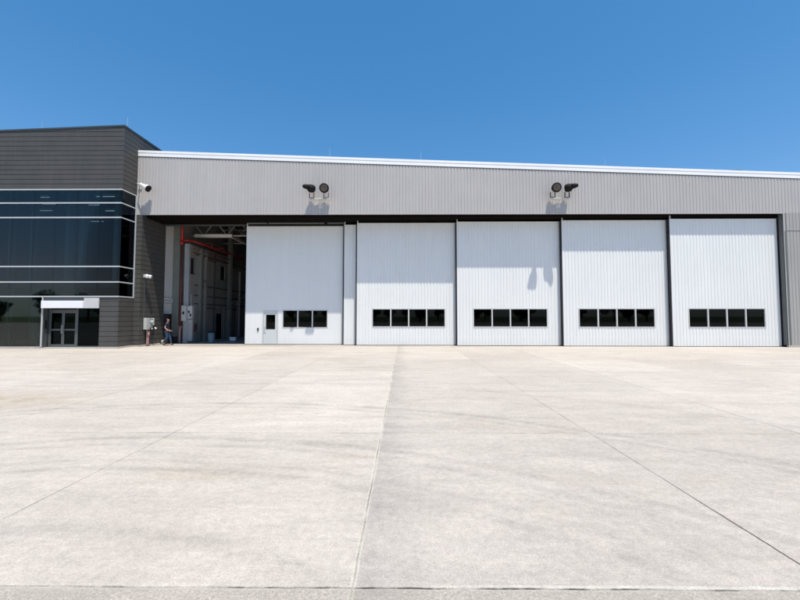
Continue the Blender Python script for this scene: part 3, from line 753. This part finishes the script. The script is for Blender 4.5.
# ------------------------------------------------------------------ lightning rods
rg = 'thin lightning rods along the roof edges'
rod0 = thing('lightning_rod', 'thin lightning rod on the near right corner of the charcoal office roof', 'lightning rod', (XO+.02, YO+.2, oz(XO)+.05), rg)
x, y, z = rod0.location
MB().tube((x, y, z+.1), (x, y, z+.60), .009, 6, .004).build('rod', M['mull'], rod0)
MB().lathe((x, y, z), (0, 0, 1), [(0, .05), (.03, .05), (.05, .02), (.1, .018)], 10).build('base', M['steel'], rod0)
for (x, y, z, lb) in ((-21.66, YO+.2, oz(-21.66)+.05, 'thin lightning rod on the office roof edge near the left of the view'),
                      (-4.57, YF+.1, rz(-4.57)+.36, 'thin lightning rod on the white roof edge above the left floodlights'),
                      (1.12, YF+.1, rz(1.12)+.36, 'thin lightning rod on the white roof edge midway between the floodlight pairs'),
                      (12.5, YF+.1, rz(12.5)+.36, 'thin lightning rod on the white roof edge right of the right floodlights')):
    c = rod0.copy(); COL.objects.link(c); c.location = (x, y, z); c['label'] = lb
    for ch in list(rod0.children):
        q = ch.copy(); COL.objects.link(q); q.parent = c

# ------------------------------------------------------------------ person
def skin_obj(name, verts, edges, m, parent=None, lv=2, root=0):
    me = bpy.data.meshes.new(name); me.from_pydata([v[:3] for v in verts], edges, []); me.materials.append(m)
    o = bpy.data.objects.new(name, me); COL.objects.link(o)
    if parent: o.parent = parent
    sk = o.modifiers.new('skin', 'SKIN'); sk.use_smooth_shade = True
    if not me.skin_vertices: me.skin_vertices.new()
    for i, v in enumerate(verts):
        r_ = v[3]; r2 = v[4] if len(v) > 4 else r_
        me.skin_vertices[0].data[i].radius = (r_, r2); me.skin_vertices[0].data[i].use_root = (i == root)
    ss = o.modifiers.new('sub', 'SUBSURF'); ss.levels = lv; ss.render_levels = lv
    return o
V = []; Eg = []
def ch(start, pts):
    p = start
    for q in pts:
        V.append(q); i = len(V)-1
        if p is not None: Eg.append((p, i))
        p = i
    return p
pel = ch(None, [(0, 0, .93, .12)])
che = ch(pel, [(.0, 0, 1.08, .10), (.01, 0, 1.24, .105), (.02, 0, 1.36, .10)])
nk = ch(che, [(.03, 0, 1.46, .055), (.045, 0, 1.52, .052)])
hd_ = ch(nk, [(.06, 0, 1.57, .068), (.055, 0, 1.63, .086), (.045, 0, 1.68, .082)])
ch(nk+1, [(.135, 0, 1.585, .018)])          # nose root
ch(nk+2, [(.03, .092, 1.61, .014)]); ch(nk+2, [(.03, -.092, 1.61, .014)])   # ears
for s_, el, wr in ((1, (-.03, .24, 1.12), (.12, .2, .96)), (-1, (-.09, -.235, 1.13), (.09, -.22, .99))):
    w = ch(che, [(.01, s_*.12, 1.38, .055), (0, s_*.185, 1.36, .05), (el[0], el[1], el[2], .04), ((el[0]+wr[0])/2, (el[1]+wr[1])/2, (el[2]+wr[2])/2, .038), (wr[0], wr[1], wr[2], .026)])
    pm = ch(w, [(wr[0]+.05, wr[1], wr[2]-.02, .032, .018), (wr[0]+.09, wr[1], wr[2]-.035, .034, .016)])
    for j, ln in enumerate((.065, .075, .07, .055)):
        oy = (j-1.5)*.02
        ch(pm, [(wr[0]+.115, wr[1]+oy, wr[2]-.045, .0095), (wr[0]+.115+ln*.55, wr[1]+oy*1.1, wr[2]-.06, .009), (wr[0]+.115+ln*.8, wr[1]+oy*1.1, wr[2]-.085, .0075)])
    ch(w, [(wr[0]+.04, wr[1]-s_*.035, wr[2]-.01, .012), (wr[0]+.075, wr[1]-s_*.05, wr[2]-.025, .01)])
legs = ((1, (.17, .10, .50), (.25, .10, .10), (.38, .10, .045)), (-1, (.03, -.10, .49), (-.20, -.10, .13), (-.08, -.10, .04)))
for s_, kn, an, to in legs:
    ch(pel, [(0, s_*.09, .88, .09), ((kn[0])/2, s_*.095, .70, .078), (*kn, .055), ((kn[0]+an[0])/2, s_*.10, (kn[2]+an[2])/2+.04, .052), (*an, .032), ((an[0]+to[0])/2-.02, s_*.10, (an[2]+to[2])/2, .024), (to[0]-.05, s_*.1, to[2]+.002, .016)])
per = thing('person', 'man in navy shirt and blue jeans walking past the open hangar bay', 'person', (-15.17, 23.85, 0))
per.rotation_euler = (0, 0, math.radians(22)); per.scale = (.95, .95, 1)
skin_obj('body', V, Eg, M['skin'], per)
tv = [(0, 0, .95, .16, .14), (0, 0, 1.1, .155, .14), (.01, 0, 1.26, .165, .15), (.02, 0, 1.38, .15, .13), (.03, 0, 1.44, .075),
      (.01, .12, 1.39, .10), (0, .19, 1.37, .088), (-.01, .225, 1.22, .075), (.01, -.12, 1.39, .10), (0, -.19, 1.37, .088), (-.035, -.22, 1.22, .075)]
skin_obj('shirt', tv, [(0,1),(1,2),(2,3),(3,4),(3,5),(5,6),(6,7),(3,8),(8,9),(9,10)], M['shirt'], per)
jv = [(0, 0, .93, .142, .125)]; je = []
for s_, kn, an, to in legs:
    i = len(jv); jv += [(0, s_*.09, .86, .108), (kn[0]/2, s_*.097, .70, .095), (*kn, .074), ((kn[0]+an[0])/2, s_*.10, (kn[2]+an[2])/2+.03, .068), (an[0]-.005, s_*.1, an[2]+.04, .06)]
    je += [(0, i), (i, i+1), (i+1, i+2), (i+2, i+3), (i+3, i+4)]
skin_obj('jeans', jv, je, M['jeans'], per)
for s_, kn, an, to in legs:
    skin_obj('shoe', [(an[0]-.04, s_*.1, an[2]-.04, .058, .055), (an[0]+.06, s_*.1, (an[2]+to[2])/2-.005, .056, .05), (to[0]+.03, s_*.1, to[2], .046, .036)], [(0,1),(1,2)], M['shoe'], per)
skin_obj('hair', [(.005, 0, 1.61, .085), (.0, 0, 1.665, .095), (.035, 0, 1.71, .092)], [(0,1),(1,2)], M['hair'], per)
skin_obj('belt', [(0, -.05, .965, .14, .02), (0, .05, .965, .14, .02)], [(0,1)], M['shoe'], per, 1).hide_render = False

# ------------------------------------------------------------------ trees across the field behind the viewer (seen in the window reflections)
def tree_mesh(seed, h):
    rd = random.Random(seed)
    t = MB(); t.tube((0, 0, 0), (0, 0, h*.45), .3, 8, .2); 
    blobs = []
    for k in range(9):
        a = rd.uniform(0, 2*PI); rr = rd.uniform(.05, .28)*h; z = rd.uniform(.35, .85)*h
        t.tube((0, 0, h*.35), (rr*math.cos(a)*.8, rr*math.sin(a)*.8, z), .11, 6, .04)
        blobs.append((rr*math.cos(a), rr*math.sin(a), z, rd.uniform(.12, .22)*h))
    c = MB()
    for bx_, by_, bz_, br in blobs:
        for _ in range(190):
            d = Vector((rd.gauss(0, 1), rd.gauss(0, 1), rd.gauss(0, .8))).normalized()*br*rd.uniform(.55, 1.05)
            p = Vector((bx_, by_, bz_))+d
            n = Vector((rd.gauss(0, 1), rd.gauss(0, 1), rd.gauss(0, 1))).normalized(); u = n.orthogonal().normalized(); w = n.cross(u); s_ = rd.uniform(.2, .45)
            c.quad(p-u*s_, p-w*s_*.7, p+u*s_, p+w*s_*.7)
    return t, c
protos = []
for sd, h in ((1, 9.), (2, 11.5), (3, 7.5)):
    r = thing('broadleaf_tree', 'broadleaf tree', 'tree', (0, 0, 0), 'trees across the field')
    t, c = tree_mesh(sd, h); t.build('trunk', M['bark'], r); c.build('crown', M['leaf'], r); protos.append(r)
used = set()
n = 0
for k in range(52):
    x = -235+k*6.4+random.uniform(-2.5, 2.5); y = -95+random.uniform(-14, 14)
    p = protos[k % 3]
    if k < 3: r = p
    else:
        r = p.copy(); COL.objects.link(r)
        for chd in list(p.children):
            q = chd.copy(); COL.objects.link(q); q.parent = r
    r['label'] = 'dark broadleaf tree in the row mirrored in the hangar door windows'
    r.location = (x, y, -.03); r.rotation_euler = (0, 0, random.uniform(0, 6)); sz = 1.0 if x < -80 else .85; r.scale = (sz*1.2, sz*1.2, sz*random.uniform(.85, 1.15))

# ------------------------------------------------------------------ light
w = bpy.data.worlds.new('World'); sc.world = w; w.use_nodes = True
k = NT(w.node_tree); bg = k.n['Background']
sky = k.new('ShaderNodeTexSky', sky_type='NISHITA'); sky.sun_disc = False
sd = Vector((.55, -1, 3.3)).normalized()
el = math.asin(sd.z); az = math.atan2(sd.x, sd.y)
sky.sun_elevation = el; sky.sun_rotation = az; sky.air_density = 1.0; sky.dust_density = .3; sky.ozone_density = 3.0; sky.altitude = 100
hs = k.new('ShaderNodeHueSaturation'); hs.inputs['Hue'].default_value = .493; hs.inputs['Saturation'].default_value = 1.27; hs.inputs['Value'].default_value = 1.12
k.l.new(sky.outputs[0], hs.inputs['Color']); sp = k.new('ShaderNodeSeparateColor'); k.l.new(hs.outputs[0], sp.inputs[0])
cb = k.new('ShaderNodeCombineColor'); k.put(cb.inputs[0], k.m('MINIMUM', sp.outputs[0], k.m('MULTIPLY', sp.outputs[1], .62)))
k.put(cb.inputs[1], k.m('MULTIPLY', k.m('POWER', k.m('DIVIDE', sp.outputs[1], 1.68), .76), 1.68))
k.put(cb.inputs[2], k.m('MULTIPLY', k.m('POWER', k.m('DIVIDE', sp.outputs[2], 3.74), .72), 3.74))
k.l.new(cb.outputs[0], bg.inputs[0]); bg.inputs[1].default_value = .12
ld = bpy.data.lights.new('sun', 'SUN'); ld.energy = 4.3; ld.angle = math.radians(.53); ld.color = (1, .935, .81)
lo = bpy.data.objects.new('sun', ld); COL.objects.link(lo)
lo.rotation_euler = (-sd).to_track_quat('-Z', 'Y').to_euler(); lo.location = (20, -30, 60)

# ------------------------------------------------------------------ camera
cam = bpy.data.cameras.new('camera'); co = bpy.data.objects.new('camera', cam); COL.objects.link(co)
co.location = (0, 0, 1.85)
th = math.atan(16.5/372); ps = math.atan(3/372)
co.rotation_euler = (PI/2+th, 0, ps)
cam.sensor_width = 36; cam.lens = 36*372/800; cam.clip_end = 6000; cam.clip_start = .05
sc.camera = co
sc.render.resolution_x = 1024; sc.render.resolution_y = 768
sc.view_settings.view_transform = 'Standard'; sc.view_settings.look = 'None'
sc.view_settings.gamma = 1; sc.view_settings.exposure = .42; sc.view_settings.use_curve_mapping = False
